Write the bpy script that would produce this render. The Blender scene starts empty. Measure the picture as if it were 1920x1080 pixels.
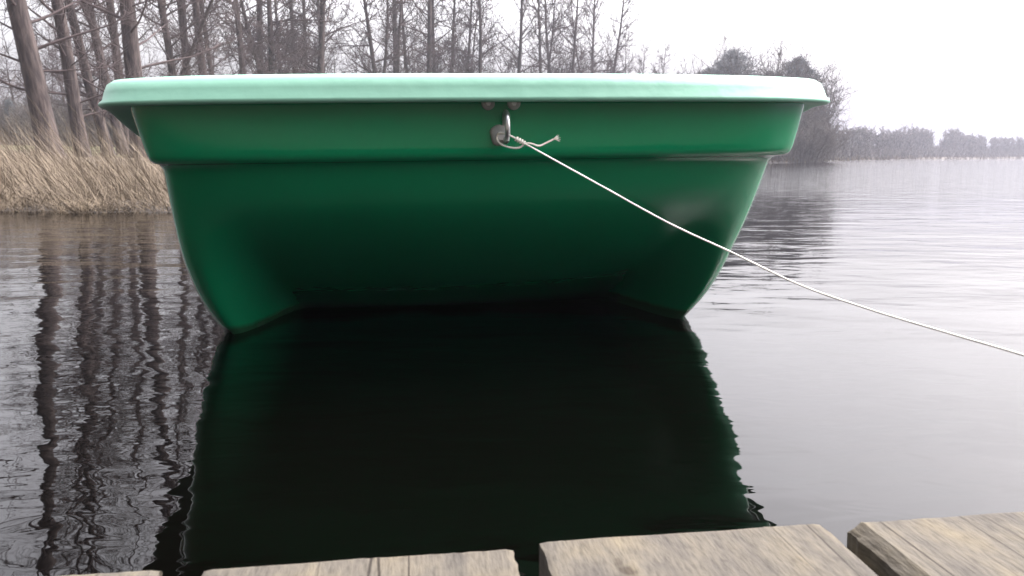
import bpy, bmesh, math, random
import numpy as np
from mathutils import Vector, Matrix

random.seed(7)
rng = np.random.default_rng(11)
R = math.radians
S = bpy.context.scene
COL = S.collection

# ------------------------------------------------------------ camera, sky, sun
CAM_H = 0.42
PITCH = math.atan(246 / 1500)
cam_d = bpy.data.cameras.new('camera')
cam = bpy.data.objects.new('camera', cam_d)
COL.objects.link(cam)
cam_d.sensor_width = 36.0
cam_d.lens = 36.0 * 1500 / 1920
cam_d.clip_start = 0.02
cam_d.clip_end = 4000
cam_d.dof.use_dof = True
cam_d.dof.focus_distance = 1.05
cam_d.dof.aperture_fstop = 20
cam.rotation_mode = 'XYZ'
ROLL = R(0.0)
cam.matrix_world = (Matrix.Translation((0, 0, CAM_H)) @ Matrix.Rotation(math.pi / 2 - PITCH, 4, 'X')
                    @ Matrix.Rotation(-ROLL, 4, 'Z'))
S.camera = cam

SUN_EL, SUN_AZ = R(48), R(62)       # azimuth clockwise from +Y (straight ahead) towards +X (right)
W = bpy.data.worlds.new('World')
S.world = W
W.use_nodes = True
nt = W.node_tree
nt.nodes.clear()
out = nt.nodes.new('ShaderNodeOutputWorld')
bg = nt.nodes.new('ShaderNodeBackground')
sky = nt.nodes.new('ShaderNodeTexSky')
sky.sky_type = 'NISHITA'
sky.sun_disc = False
sky.sun_elevation = SUN_EL
sky.sun_rotation = SUN_AZ
sky.air_density = 1.0
sky.dust_density = 6.0
sky.ozone_density = 1.0
hs = nt.nodes.new('ShaderNodeHueSaturation')
hs.inputs['Saturation'].default_value = 0.16
# broken, thin overcast: soft cloud masses, low contrast
tc = nt.nodes.new('ShaderNodeTexCoord')
mp = nt.nodes.new('ShaderNodeMapping')
mp.inputs['Scale'].default_value = (1.0, 1.0, 2.6)
nz = nt.nodes.new('ShaderNodeTexNoise')
nz.inputs['Scale'].default_value = 2.2
nz.inputs['Detail'].default_value = 5
cr = nt.nodes.new('ShaderNodeMapRange')
cr.inputs[1].default_value = 0.3
cr.inputs[2].default_value = 0.7
cr.inputs[3].default_value = 0.86
cr.inputs[4].default_value = 1.12
mx = nt.nodes.new('ShaderNodeMix')
mx.data_type = 'RGBA'
mx.blend_type = 'MULTIPLY'
mx.inputs[0].default_value = 1.0
tint = nt.nodes.new('ShaderNodeMix')
tint.data_type = 'RGBA'
tint.blend_type = 'MULTIPLY'
tint.inputs[0].default_value = 1.0
tint.inputs[7].default_value = (1.0, 0.965, 0.985, 1)
L = nt.links.new
L(tc.outputs['Generated'], mp.inputs['Vector'])
L(mp.outputs[0], nz.inputs['Vector'])
L(nz.outputs[0], cr.inputs[0])
L(sky.outputs[0], hs.inputs['Color'])
L(hs.outputs[0], mx.inputs[6])
L(cr.outputs[0], mx.inputs[7])
L(mx.outputs[2], tint.inputs[6])
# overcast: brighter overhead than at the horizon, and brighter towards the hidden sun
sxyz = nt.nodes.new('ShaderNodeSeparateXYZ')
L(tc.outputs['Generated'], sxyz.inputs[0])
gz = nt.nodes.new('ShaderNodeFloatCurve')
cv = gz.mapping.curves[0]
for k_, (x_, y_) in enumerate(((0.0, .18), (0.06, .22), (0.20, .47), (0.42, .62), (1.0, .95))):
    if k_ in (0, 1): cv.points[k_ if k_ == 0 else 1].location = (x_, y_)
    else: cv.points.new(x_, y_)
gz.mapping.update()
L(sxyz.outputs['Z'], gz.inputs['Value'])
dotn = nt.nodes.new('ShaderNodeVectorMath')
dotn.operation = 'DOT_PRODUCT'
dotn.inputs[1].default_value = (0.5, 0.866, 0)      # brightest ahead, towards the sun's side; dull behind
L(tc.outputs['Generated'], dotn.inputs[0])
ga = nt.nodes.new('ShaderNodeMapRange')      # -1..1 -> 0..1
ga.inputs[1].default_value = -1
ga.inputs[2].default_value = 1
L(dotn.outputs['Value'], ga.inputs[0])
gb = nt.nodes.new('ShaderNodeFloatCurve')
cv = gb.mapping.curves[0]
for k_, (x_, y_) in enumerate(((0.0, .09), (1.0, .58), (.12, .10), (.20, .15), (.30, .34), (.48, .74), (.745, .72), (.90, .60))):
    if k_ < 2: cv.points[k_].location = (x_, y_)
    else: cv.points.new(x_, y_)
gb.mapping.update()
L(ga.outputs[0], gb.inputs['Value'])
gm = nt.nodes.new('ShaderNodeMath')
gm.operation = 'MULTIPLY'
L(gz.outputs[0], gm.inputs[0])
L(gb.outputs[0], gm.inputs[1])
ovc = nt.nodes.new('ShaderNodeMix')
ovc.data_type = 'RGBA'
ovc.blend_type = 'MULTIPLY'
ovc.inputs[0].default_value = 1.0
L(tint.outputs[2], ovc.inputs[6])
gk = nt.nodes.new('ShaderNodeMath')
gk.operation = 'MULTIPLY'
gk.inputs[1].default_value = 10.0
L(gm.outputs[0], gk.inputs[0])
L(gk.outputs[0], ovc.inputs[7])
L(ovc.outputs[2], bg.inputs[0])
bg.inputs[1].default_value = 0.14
L(bg.outputs[0], out.inputs[0])

sun_d = bpy.data.lights.new('sun', 'SUN')
sun_d.energy = 0.8
sun_d.angle = R(14)
sun_d.color = (1.0, 0.96, 0.9)
sun = bpy.data.objects.new('sun', sun_d)
COL.objects.link(sun)
sd = Vector((math.sin(SUN_AZ) * math.cos(SUN_EL), math.cos(SUN_AZ) * math.cos(SUN_EL), math.sin(SUN_EL)))
sun.rotation_euler = sd.to_track_quat('Z', 'Y').to_euler()
sun.location = sd * 60

S.view_settings.view_transform = 'Standard'
S.view_settings.look = 'None'
S.view_settings.gamma = 1
S.view_settings.exposure = 0.45
S.render.engine = 'CYCLES'
S.cycles.use_denoising = True
S.cycles.max_bounces = 6
S.cycles.diffuse_bounces = 3
S.cycles.glossy_bounces = 4
S.cycles.volume_bounces = 1
S.cycles.volume_step_rate = 1.0
S.cycles.sample_clamp_indirect = 8


# ------------------------------------------------------------ helpers
def tag(o, label=None, cat=None, group=None, kind=None):
    if label: o['label'] = label
    if cat: o['category'] = cat
    if group: o['group'] = group
    if kind: o['kind'] = kind
    return o


def empty(name, loc=(0, 0, 0), rz=0):
    o = bpy.data.objects.new(name, None)
    o.location = loc
    o.rotation_euler = (0, 0, rz)
    o.empty_display_size = 0.1
    COL.objects.link(o)
    return o


def mesh_obj(name, verts, faces, mat, parent=None, smooth=True):
    me = bpy.data.meshes.new(name)
    me.from_pydata([tuple(map(float, v)) for v in verts], [], faces)
    me.validate()
    if smooth:
        me.polygons.foreach_set('use_smooth', [True] * len(me.polygons))
    me.materials.append(mat)
    o = bpy.data.objects.new(name, me)
    COL.objects.link(o)
    if parent: o.parent = parent
    return o


def fix_normals(o):
    bm = bmesh.new()
    bm.from_mesh(o.data)
    bmesh.ops.recalc_face_normals(bm, faces=bm.faces)
    bm.to_mesh(o.data)
    bm.free()


def subsurf(o, n=1):
    m = o.modifiers.new('sub', 'SUBSURF')
    m.levels = m.render_levels = n


class Geo:
    """collects tubes and strips for one mesh"""
    def __init__(self):
        self.v, self.f = [], []

    def tube(self, pts, rad, sides=4, cap=False):
        pts = [Vector(p) for p in pts]
        n0 = len(self.v)
        up = Vector((0, 0, 1))
        for i, p in enumerate(pts):
            d = (pts[min(i + 1, len(pts) - 1)] - pts[max(i - 1, 0)])
            if d.length < 1e-9: d = Vector((0, 0, 1))
            d.normalize()
            if i == 0:
                a = d.cross(up if abs(d.z) < .9 else Vector((1, 0, 0))).normalized()
            else:
                a = (a - d * a.dot(d))
                if a.length < 1e-6: a = d.orthogonal()
                a.normalize()
            b = d.cross(a)
            r = rad[i]
            for k in range(sides):
                t = 2 * math.pi * k / sides
                self.v.append(p + a * (r * math.cos(t)) + b * (r * math.sin(t)))
        for i in range(len(pts) - 1):
            for k in range(sides):
                k2 = (k + 1) % sides
                o = n0 + i * sides
                self.f.append((o + k, o + k2, o + sides + k2, o + sides + k))
        if cap:
            self.f.append(tuple(n0 + k for k in reversed(range(sides))))
            e = n0 + (len(pts) - 1) * sides
            self.f.append(tuple(e + k for k in range(sides)))

    def build(self, name, mat, parent=None, smooth=True):
        return mesh_obj(name, self.v, self.f, mat, parent, smooth)


# ------------------------------------------------------------ materials
def new_mat(name):
    m = bpy.data.materials.new(name)
    m.use_nodes = True
    n = m.node_tree
    return m, n, n.nodes['Principled BSDF']


def node(n, t, **kw):
    x = n.nodes.new(t)
    for k, v in kw.items():
        if k.startswith('i_'):
            key = k[2:].replace('_', ' ')
            x.inputs[key].default_value = v
        else:
            setattr(x, k, v)
    return x


def ramp(n, stops, interp='LINEAR'):
    r = n.nodes.new('ShaderNodeValToRGB')
    r.color_ramp.interpolation = interp
    e = r.color_ramp.elements
    while len(e) < len(stops): e.new(0.5)
    for el, (p, c) in zip(e, stops):
        el.position = p
        el.color = (*c, 1) if len(c) == 3 else c
    return r


def noisy(name, c1, c2, scale, rough=0.9, stretch=(1, 1, 1), bump=0.0, detail=4, spec=0.3):
    m, n, b = new_mat(name)
    t = node(n, 'ShaderNodeTexCoord')
    mpg = node(n, 'ShaderNodeMapping')
    mpg.inputs['Scale'].default_value = stretch
    x = node(n, 'ShaderNodeTexNoise', i_Scale=scale, i_Detail=detail)
    r = ramp(n, [(0.32, c1), (0.68, c2)])
    n.links.new(t.outputs['Object'], mpg.inputs[0])
    n.links.new(mpg.outputs[0], x.inputs['Vector'])
    n.links.new(x.outputs[0], r.inputs[0])
    n.links.new(r.outputs[0], b.inputs['Base Color'])
    b.inputs['Roughness'].default_value = rough
    b.inputs['Specular IOR Level'].default_value = spec
    if bump:
        bp = node(n, 'ShaderNodeBump', i_Strength=1.0, i_Distance=bump)
        n.links.new(x.outputs[0], bp.inputs['Height'])
        n.links.new(bp.outputs[0], b.inputs['Normal'])
    return m


def make_green(name, ca, cb, rough, bump, bscale):
    m, n, b = new_mat(name)
    t = node(n, 'ShaderNodeTexCoord')
    a = node(n, 'ShaderNodeTexNoise', i_Scale=3.0, i_Detail=5)
    r = ramp(n, [(0.3, ca), (0.7, cb)])
    n.links.new(t.outputs['Object'], a.inputs['Vector'])
    n.links.new(a.outputs[0], r.inputs[0])
    # rare pale scuffs, long and thin
    mp2 = node(n, 'ShaderNodeMapping')
    mp2.inputs['Scale'].default_value = (5, 5, 60)
    mp2.inputs['Rotation'].default_value = (0, 0.25, 0)
    sc = node(n, 'ShaderNodeTexNoise', i_Scale=3.2, i_Detail=3)
    n.links.new(t.outputs['Object'], mp2.inputs[0])
    n.links.new(mp2.outputs[0], sc.inputs['Vector'])
    r2 = ramp(n, [(0.785, (0, 0, 0)), (0.82, (1, 1, 1))])
    n.links.new(sc.outputs[0], r2.inputs[0])
    ms = node(n, 'ShaderNodeMath', operation='MULTIPLY')
    ms.inputs[1].default_value = 0.35
    n.links.new(r2.outputs[0], ms.inputs[0])
    mixc = node(n, 'ShaderNodeMix', data_type='RGBA')
    n.links.new(ms.outputs[0], mixc.inputs[0])
    n.links.new(r.outputs[0], mixc.inputs[6])
    mixc.inputs[7].default_value = (0.35, 0.5, 0.42, 1)
    sz = node(n, 'ShaderNodeSeparateXYZ')
    n.links.new(t.outputs['Object'], sz.inputs[0])
    wl = node(n, 'ShaderNodeMath', operation='MULTIPLY_ADD')
    wl.inputs[1].default_value = -0.075
    n.links.new(a.outputs[0], wl.inputs[0])
    n.links.new(sz.outputs['Z'], wl.inputs[2])
    wr = node(n, 'ShaderNodeMapRange')
    wr.inputs[1].default_value = -0.008
    wr.inputs[2].default_value = -0.020
    wr.inputs[3].default_value = 0.0
    wr.inputs[4].default_value = 0.75
    n.links.new(wl.outputs[0], wr.inputs[0])
    mixw = node(n, 'ShaderNodeMix', data_type='RGBA')
    n.links.new(wr.outputs[0], mixw.inputs[0])
    n.links.new(mixc.outputs[2], mixw.inputs[6])
    mixw.inputs[7].default_value = (0.022, 0.034, 0.016, 1)
    n.links.new(mixw.outputs[2], b.inputs['Base Color'])
    fr = node(n, 'ShaderNodeTexNoise', i_Scale=14.0, i_Detail=4)
    n.links.new(t.outputs['Object'], fr.inputs['Vector'])
    rr = node(n, 'ShaderNodeMapRange')
    rr.inputs[3].default_value = rough - 0.06
    rr.inputs[4].default_value = rough + 0.09
    n.links.new(fr.outputs[0], rr.inputs[0])
    n.links.new(rr.outputs[0], b.inputs['Roughness'])
    bn = node(n, 'ShaderNodeTexNoise', i_Scale=bscale, i_Detail=5)
    n.links.new(t.outputs['Object'], bn.inputs['Vector'])
    bp = node(n, 'ShaderNodeBump', i_Strength=1.0, i_Distance=bump)
    n.links.new(bn.outputs[0], bp.inputs['Height'])
    n.links.new(bp.outputs[0], b.inputs['Normal'])
    b.inputs['Specular IOR Level'].default_value = 0.42
    return m


M_HULL = make_green('green_hull_plastic', (0.003, 0.225, 0.092), (0.004, 0.25, 0.104), 0.15, 0.0007, 16)
M_RIM = make_green('pale_mint_rim_plastic', (0.19, 0.41, 0.305), (0.225, 0.445, 0.34), 0.45, 0.0022, 15)
M_INSIDE = make_green('green_inside_plastic', (0.03, 0.3, 0.14), (0.04, 0.33, 0.16), 0.5, 0.002, 20)
M_STEEL = noisy('galvanised_steel', (0.55, 0.55, 0.56), (0.72, 0.72, 0.73), 60, 0.28, spec=0.5)
M_STEEL.node_tree.nodes['Principled BSDF'].inputs['Metallic'].default_value = 0.9
M_WASHER = noisy('dull_washer_metal', (0.24, 0.26, 0.25), (0.36, 0.36, 0.34), 90, 0.55, spec=0.5, bump=0.0008)
M_ROPE = noisy('pale_twine', (0.80, 0.76, 0.67), (0.93, 0.91, 0.85), 900, 0.9, bump=0.0006)
M_BARK = noisy('grey_brown_bark', (0.024, 0.018, 0.017), (0.078, 0.060, 0.055), 11, 0.95, (1, 1, .22), 0.05, detail=8)
M_TWIG = noisy('dark_twig_bark', (0.046, 0.033, 0.032), (0.080, 0.059, 0.057), 4, 0.95)
M_EVER = noisy('dark_evergreen_foliage', (0.065, 0.072, 0.077), (0.125, 0.133, 0.138), 1.2, 0.9)
M_SHRUB = noisy('bare_shrub_twigs', (0.045, 0.040, 0.036), (0.10, 0.085, 0.075), 2, 0.95)
M_REED = noisy('dry_straw_reed', (0.060, 0.044, 0.030), (0.20, 0.160, 0.115), 9.0, 0.85)
M_REED2 = noisy('dead_brown_sedge', (0.045, 0.033, 0.022), (0.15, 0.115, 0.075), 9.0, 0.9)

# --- water
M_WATER, n, b = new_mat('dark_lake_water')
b.inputs['Base Color'].default_value = (0.0007, 0.0005, 0.0004, 1)
b.inputs['Roughness'].default_value = 0.015
b.inputs['IOR'].default_value = 1.333
b.inputs['Specular IOR Level'].default_value = 0.5
t = node(n, 'ShaderNodeTexCoord')


def wave(scale, stretch, rot, detail=2.0, dist=0.0):
    mpg = node(n, 'ShaderNodeMapping')
    mpg.inputs['Scale'].default_value = stretch
    mpg.inputs['Rotation'].default_value = (0, 0, R(rot))
    x = node(n, 'ShaderNodeTexNoise', i_Scale=scale, i_Detail=detail, i_Roughness=0.45, i_Distortion=dist)
    n.links.new(t.outputs['Object'], mpg.inputs[0])
    n.links.new(mpg.outputs[0], x.inputs['Vector'])
    return x.outputs[0]


def mul(a, k):
    x = node(n, 'ShaderNodeMath', operation='MULTIPLY')
    n.links.new(a, x.inputs[0])
    if isinstance(k, float): x.inputs[1].default_value = k
    else: n.links.new(k, x.inputs[1])
    return x.outputs[0]


def add(a, c):
    x = node(n, 'ShaderNodeMath', operation='ADD')
    n.links.new(a, x.inputs[0])
    if isinstance(c, float): x.inputs[1].default_value = c
    else: n.links.new(c, x.inputs[1])
    return x.outputs[0]


w1 = wave(5.0, (0.55, 1.0, 1), 8, 2.0, 0.3)
w2 = wave(17.0, (0.5, 1.0, 1), -12, 2.0, 0.4)
w3 = wave(2.0, (0.6, 1.0, 1), 20, 1.0)
calm = add(add(mul(w1, 0.0052), mul(w2, 0.0012)), mul(w3, 0.006))
# breeze: open water away from the boat is ruffled
sep = node(n, 'ShaderNodeSeparateXYZ')
n.links.new(t.outputs['Object'], sep.inputs[0])
pat = wave(0.25, (0.5, 1, 1), 0, 2.0)
yy = add(sep.outputs['Y'], mul(pat, 5.0))
br = node(n, 'ShaderNodeMapRange', interpolation_type='SMOOTHSTEP')
br.inputs[1].default_value = 6.0
br.inputs[2].default_value = 15.0
n.links.new(yy, br.inputs[0])
ruf = add(mul(wave(14.0, (0.32, 1, 1), 9, 3.0), 0.012), mul(wave(4.5, (0.35, 1, 1), -7, 3.0), 0.017))
hgt = add(calm, mul(ruf, br.outputs[0]))
bp = node(n, 'ShaderNodeBump', i_Strength=1.0, i_Distance=1.0)
n.links.new(hgt, bp.inputs['Height'])
n.links.new(bp.outputs[0], b.inputs['Normal'])

# --- weathered deck boards (grain along local Y)
M_WOOD, n, b = new_mat('weathered_deck_timber')
t = node(n, 'ShaderNodeTexCoord')
oi = node(n, 'ShaderNodeObjectInfo')
off = node(n, 'ShaderNodeVectorMath', operation='SCALE')
off.inputs['Scale'].default_value = 7.0
cmb = node(n, 'ShaderNodeCombineXYZ')
n.links.new(oi.outputs['Random'], cmb.inputs[0])
n.links.new(oi.outputs['Random'], cmb.inputs[1])
n.links.new(cmb.outputs[0], off.inputs[0])
vadd = node(n, 'ShaderNodeVectorMath', operation='ADD')
n.links.new(t.outputs['Object'], vadd.inputs[0])
n.links.new(off.outputs[0], vadd.inputs[1])


def wn(scale, stretch, detail=4.0, dist=0.0):
    mpg = node(n, 'ShaderNodeMapping')
    mpg.inputs['Scale'].default_value = stretch
    x = node(n, 'ShaderNodeTexNoise', i_Scale=scale, i_Detail=detail, i_Distortion=dist)
    n.links.new(vadd.outputs[0], mpg.inputs[0])
    n.links.new(mpg.outputs[0], x.inputs['Vector'])
    return x.outputs[0]


g1 = wn(95.0, (1, 0.05, 1), 7.0, 0.1)
g2 = wn(420.0, (1, 0.22, 1), 4.0)
bl = wn(30.0, (1, 0.6, 1), 10.0)
kn = wn(38.0, (1, 0.7, 1), 3.0)


def mulc(a_, b_, f=1.0):
    x = node(n, 'ShaderNodeMix', data_type='RGBA', blend_type='MULTIPLY')
    if isinstance(f, float): x.inputs[0].default_value = f
    else: n.links.new(f, x.inputs[0])
    n.links.new(a_, x.inputs[6])
    n.links.new(b_, x.inputs[7])
    return x.outputs[2]


def rmp(src, stops):
    r_ = ramp(n, stops)
    n.links.new(src, r_.inputs[0])
    return r_.outputs[0]


colr = rmp(g1, [(0.28, (0.062, 0.056, 0.046)), (0.5, (0.074, 0.066, 0.054)), (0.74, (0.089, 0.079, 0.061))])
colr = mulc(colr, rmp(bl, [(0.34, (0.66, 0.66, 0.70)), (0.5, (1.0, 0.99, 0.97)), (0.66, (1.22, 1.16, 1.0))]))
colr = mulc(colr, rmp(g2, [(0.30, (0.70, 0.69, 0.68)), (0.50, (1, 1, 1)), (0.72, (1.14, 1.13, 1.1))]))
# drying cracks: thin dark lines along the grain
for sx_, sy_, th_, gsc, off_ in ((24, .7, .008, 7.0, 0.0), (43, 1.3, .009, 12.0, 3.7)):
    mpg = node(n, 'ShaderNodeMapping')
    mpg.inputs['Scale'].default_value = (sx_, sy_, 0.01)
    mpg.inputs['Location'].default_value = (off_, off_ * 1.7, 0)
    n.links.new(vadd.outputs[0], mpg.inputs[0])
    vo = node(n, 'ShaderNodeTexVoronoi', feature='DISTANCE_TO_EDGE', voronoi_dimensions='2D', i_Scale=1.0)
    n.links.new(mpg.outputs[0], vo.inputs['Vector'])
    ln_ = rmp(vo.outputs['Distance'], [(0.0, (0.2, 0.17, 0.15)), (th_, (0.28, 0.25, 0.23)), (th_ * 2.6, (1, 1, 1))])
    colr = mulc(colr, ln_, rmp(wn(gsc, (1, 0.3, 1), 1.0), [(0.50, (0, 0, 0)), (0.60, (1, 1, 1))]))
colr = mulc(colr, rmp(kn, [(0.27, (0.42, 0.38, 0.35)), (0.335, (1, 1, 1))]))
n.links.new(colr, b.inputs['Base Color'])
b.inputs['Roughness'].default_value = 0.88
b.inputs['Specular IOR Level'].default_value = 0.25
hh = node(n, 'ShaderNodeMath', operation='ADD')
n.links.new(g1, hh.inputs[0])
n.links.new(g2, hh.inputs[1])
bp = node(n, 'ShaderNodeBump', i_Strength=1.0, i_Distance=0.0008)
n.links.new(hh.outputs[0], bp.inputs['Height'])
n.links.new(bp.outputs[0], b.inputs['Normal'])

# --- ground: marsh brown near the water, thin dead grass, a strip of green meadow further back
M_GROUND, n, b = new_mat('lakeside_ground')
t = node(n, 'ShaderNodeTexCoord')
a = node(n, 'ShaderNodeTexNoise', i_Scale=0.9, i_Detail=6.0)
c = node(n, 'ShaderNodeTexNoise', i_Scale=7.0, i_Detail=4.0)
n.links.new(t.outputs['Object'], a.inputs['Vector'])
n.links.new(t.outputs['Object'], c.inputs['Vector'])
ra = ramp(n, [(0.35, (0.075, 0.06, 0.045)), (0.65, (0.15, 0.12, 0.085))])
n.links.new(a.outputs[0], ra.inputs[0])
rc = ramp(n, [(0.3, (0.7, 0.7, 0.7)), (0.7, (1.15, 1.15, 1.15))])
n.links.new(c.outputs[0], rc.inputs[0])
mm = node(n, 'ShaderNodeMix', data_type='RGBA', blend_type='MULTIPLY')
mm.inputs[0].default_value = 1.0
n.links.new(ra.outputs[0], mm.inputs[6])
n.links.new(rc.outputs[0], mm.inputs[7])
sep = node(n, 'ShaderNodeSeparateXYZ')
n.links.new(t.outputs['Object'], sep.inputs[0])
ya = node(n, 'ShaderNodeMath', operation='MULTIPLY_ADD')
ya.inputs[1].default_value = 6.0
n.links.new(a.outputs[0], ya.inputs[0])
n.links.new(sep.outputs['Y'], ya.inputs[2])
mr = node(n, 'ShaderNodeMapRange')
mr.inputs[1].default_value = 28
mr.inputs[2].default_value = 31
n.links.new(ya.outputs[0], mr.inputs[0])
mg = node(n, 'ShaderNodeMix', data_type='RGBA')
mr2 = node(n, 'ShaderNodeMapRange')
mr2.inputs[1].default_value = 6
mr2.inputs[2].default_value = -2
n.links.new(sep.outputs['X'], mr2.inputs[0])
mrm = node(n, 'ShaderNodeMath', operation='MULTIPLY')
n.links.new(mr.outputs[0], mrm.inputs[0])
n.links.new(mr2.outputs[0], mrm.inputs[1])
n.links.new(mrm.outputs[0], mg.inputs[0])
n.links.new(mm.outputs[2], mg.inputs[6])
mg.inputs[7].default_value = (0.13, 0.14, 0.06, 1)
mrb = node(n, 'ShaderNodeMapRange')          # dark tone on the added, unseen bank behind the dock, to cut bounced light
mrb.inputs[1].default_value = -2.2
mrb.inputs[2].default_value = -3.2
n.links.new(sep.outputs['Y'], mrb.inputs[0])
mgb = node(n, 'ShaderNodeMix', data_type='RGBA')
n.links.new(mrb.outputs[0], mgb.inputs[0])
n.links.new(mg.outputs[2], mgb.inputs[6])
mgb.inputs[7].default_value = (0.030, 0.027, 0.019, 1)
mrz = node(n, 'ShaderNodeMapRange')          # wet mud along the water's edge
mrz.inputs[1].default_value = 0.10
mrz.inputs[2].default_value = 0.055
n.links.new(sep.outputs['Z'], mrz.inputs[0])
mgz = node(n, 'ShaderNodeMix', data_type='RGBA')
n.links.new(mrz.outputs[0], mgz.inputs[0])
n.links.new(mgb.outputs[2], mgz.inputs[6])
mgz.inputs[7].default_value = (0.026, 0.020, 0.015, 1)
n.links.new(mgz.outputs[2], b.inputs['Base Color'])
b.inputs['Roughness'].default_value = 0.95
bp = node(n, 'ShaderNodeBump', i_Strength=1.0, i_Distance=0.08)
n.links.new(c.outputs[0], bp.inputs['Height'])
n.links.new(bp.outputs[0], b.inputs['Normal'])

# ------------------------------------------------------------ lake, ground
SHORE = np.array([(700, -500), (60, -30), (14, -6.5), (6, -3.4), (-4, -3.0), (-9, -1.5), (-14, 2.0), (-16, 4.0), (-15, 5.3), (-12, 5.7), (-4.2, 6.25), (-2.75, 6.35), (-2.2, 7.2), (-2.76, 9.5), (-3.1, 18), (-2.6, 24),
                  (-1.2, 31), (3.9, 42), (11.3, 50), (18.4, 54), (27, 70), (42, 95), (66, 130), (109, 172), (205, 240),
                  (408, 330), (900, 420)], float)


def shore_dist(P):
    """signed distance to the shoreline, positive on land; P (n,2)"""
    best = np.full(len(P), 1e9)
    for i in range(len(SHORE) - 1):
        a_, b_ = SHORE[i], SHORE[i + 1]
        d = b_ - a_
        tt = np.clip(((P - a_) @ d) / (d @ d), 0, 1)
        q = a_ + tt[:, None] * d
        best = np.minimum(best, np.hypot(*(P - q).T))
    poly = np.vstack([SHORE, [(2000, 3000), (-2000, 3000), (-2000, -3000), (700, -3000)]])
    inside = np.zeros(len(P), bool)
    j = len(poly) - 1
    for i in range(len(poly)):
        xi, yi = poly[i]
        xj, yj = poly[j]
        c_ = ((yi > P[:, 1]) != (yj > P[:, 1])) & (P[:, 0] < (xj - xi) * (P[:, 1] - yi) / (yj - yi + 1e-12) + xi)
        inside ^= c_
        j = i
    wig = .13 * np.sin(P[:, 0] * 2.1 + .4) + .07 * np.sin(P[:, 0] * 5.3) + .05 * np.sin(P[:, 0] * 11 + P[:, 1])
    return np.where(inside, best, -best) + wig


def land_z(s):
    s = np.asarray(s, float)
    zl = 0.025 + 0.02 * np.minimum(s, 5) + 0.05 * np.clip(s - 4, 0, 14) + 0.018 * np.clip(s - 18, 0, 40)
    zw = np.maximum(-1.3, 0.025 + s * 0.16)
    return np.where(s > 0, zl, zw)


NA, NR = 420, 150
rad = np.concatenate([[0], np.geomspace(1.5, 820, NR)])
ang = np.linspace(0, 2 * math.pi, NA, endpoint=False)
RR, AA = np.meshgrid(rad[1:], ang, indexing='ij')
X = (RR * np.sin(AA)).ravel()
Y = (RR * np.cos(AA)).ravel()
sd_ = shore_dist(np.stack([X, Y], 1))
Zg = land_z(sd_) + np.where((Y < -2) & (sd_ > 0), np.minimum(.7 * sd_, 10.0), 0) + np.where(sd_ > 0.3, 0.03 * np.sin(X * 1.7 + 1) * np.sin(Y * 1.3), 0)  # unseen bank behind the dock, added to block low sky light from the hull
verts = [(0, 0, -1.3)] + list(zip(X, Y, Zg))
faces = [(0, 1 + k, 1 + (k + 1) % NA) for k in range(NA)]
for i in range(NR - 1):
    for k in range(NA):
        k2 = (k + 1) % NA
        faces.append((1 + i * NA + k, 1 + (i + 1) * NA + k, 1 + (i + 1) * NA + k2, 1 + i * NA + k2))
g = mesh_obj('ground', verts, faces, M_GROUND)
fix_normals(g)
tag(g, kind='structure')
NWA = 96
wv = [(0, 0, 0)] + [(800 * math.sin(2 * math.pi * k / NWA), 800 * math.cos(2 * math.pi * k / NWA), 0) for k in range(NWA)]
w = mesh_obj('lake_water', wv, [(0, 1 + (k + 1) % NWA, 1 + k) for k in range(NWA)], M_WATER, smooth=False)
tag(w, kind='structure')


def land_at(x, y):
    return float(land_z(shore_dist(np.array([[x, y]], float)))[0])


def at_px(px, D):
    """x of a spot D metres ahead that stands in column px of the photograph"""
    return (px - 960) / 1500 * D * 1.0


# ------------------------------------------------------------ rowing boat
YAW = R(8.5)
BL = 3.1
HEEL = R(-0.8)
boat = empty('rowing_boat', (-0.021, 1.50, 0), YAW)
boat.rotation_euler = (0, HEEL, YAW)
tag(boat, 'green plastic rowing boat with a pale mint rim, moored bow-on to the wooden dock', 'boat')


def outline(wd, r, nn, y0, widen, N=34, Mn=26, bow=0.013):
    ph = np.linspace(0, math.pi / 2, N)
    x = wd * np.sin(ph) ** (2 / nn)
    y = r * (1 - np.cos(ph) ** (2 / nn))
    tt = np.linspace(0, 1, Mn + 1)[1:] ** 1.3
    yend = BL - 0.02 * y0
    X_ = np.concatenate([x, np.full(Mn, wd)])
    Y_ = np.concatenate([y + y0, r + y0 + (yend - r - y0) * tt])
    Y_ = Y_ + bow * np.minimum(X_ / wd, 1) ** 2
    d = np.clip(Y_ - y0, 0, None)
    X_ = X_ + widen * (1 - np.exp(-d / .5)) * np.clip(X_ / wd, 0, 1)
    X_ = X_ * (1 - 0.16 * np.clip((Y_ - 1.4) / 1.7, 0, 1) ** 2)
    return X_, Y_


def sheer(Y_, z):
    k = np.clip((z - 0.20) / 0.2, 0, 1)
    d = np.clip(Y_ - 0.20, 0, None)
    return -0.085 * k * (1 - np.exp(-(d / 0.33) ** 1.3))


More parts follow.
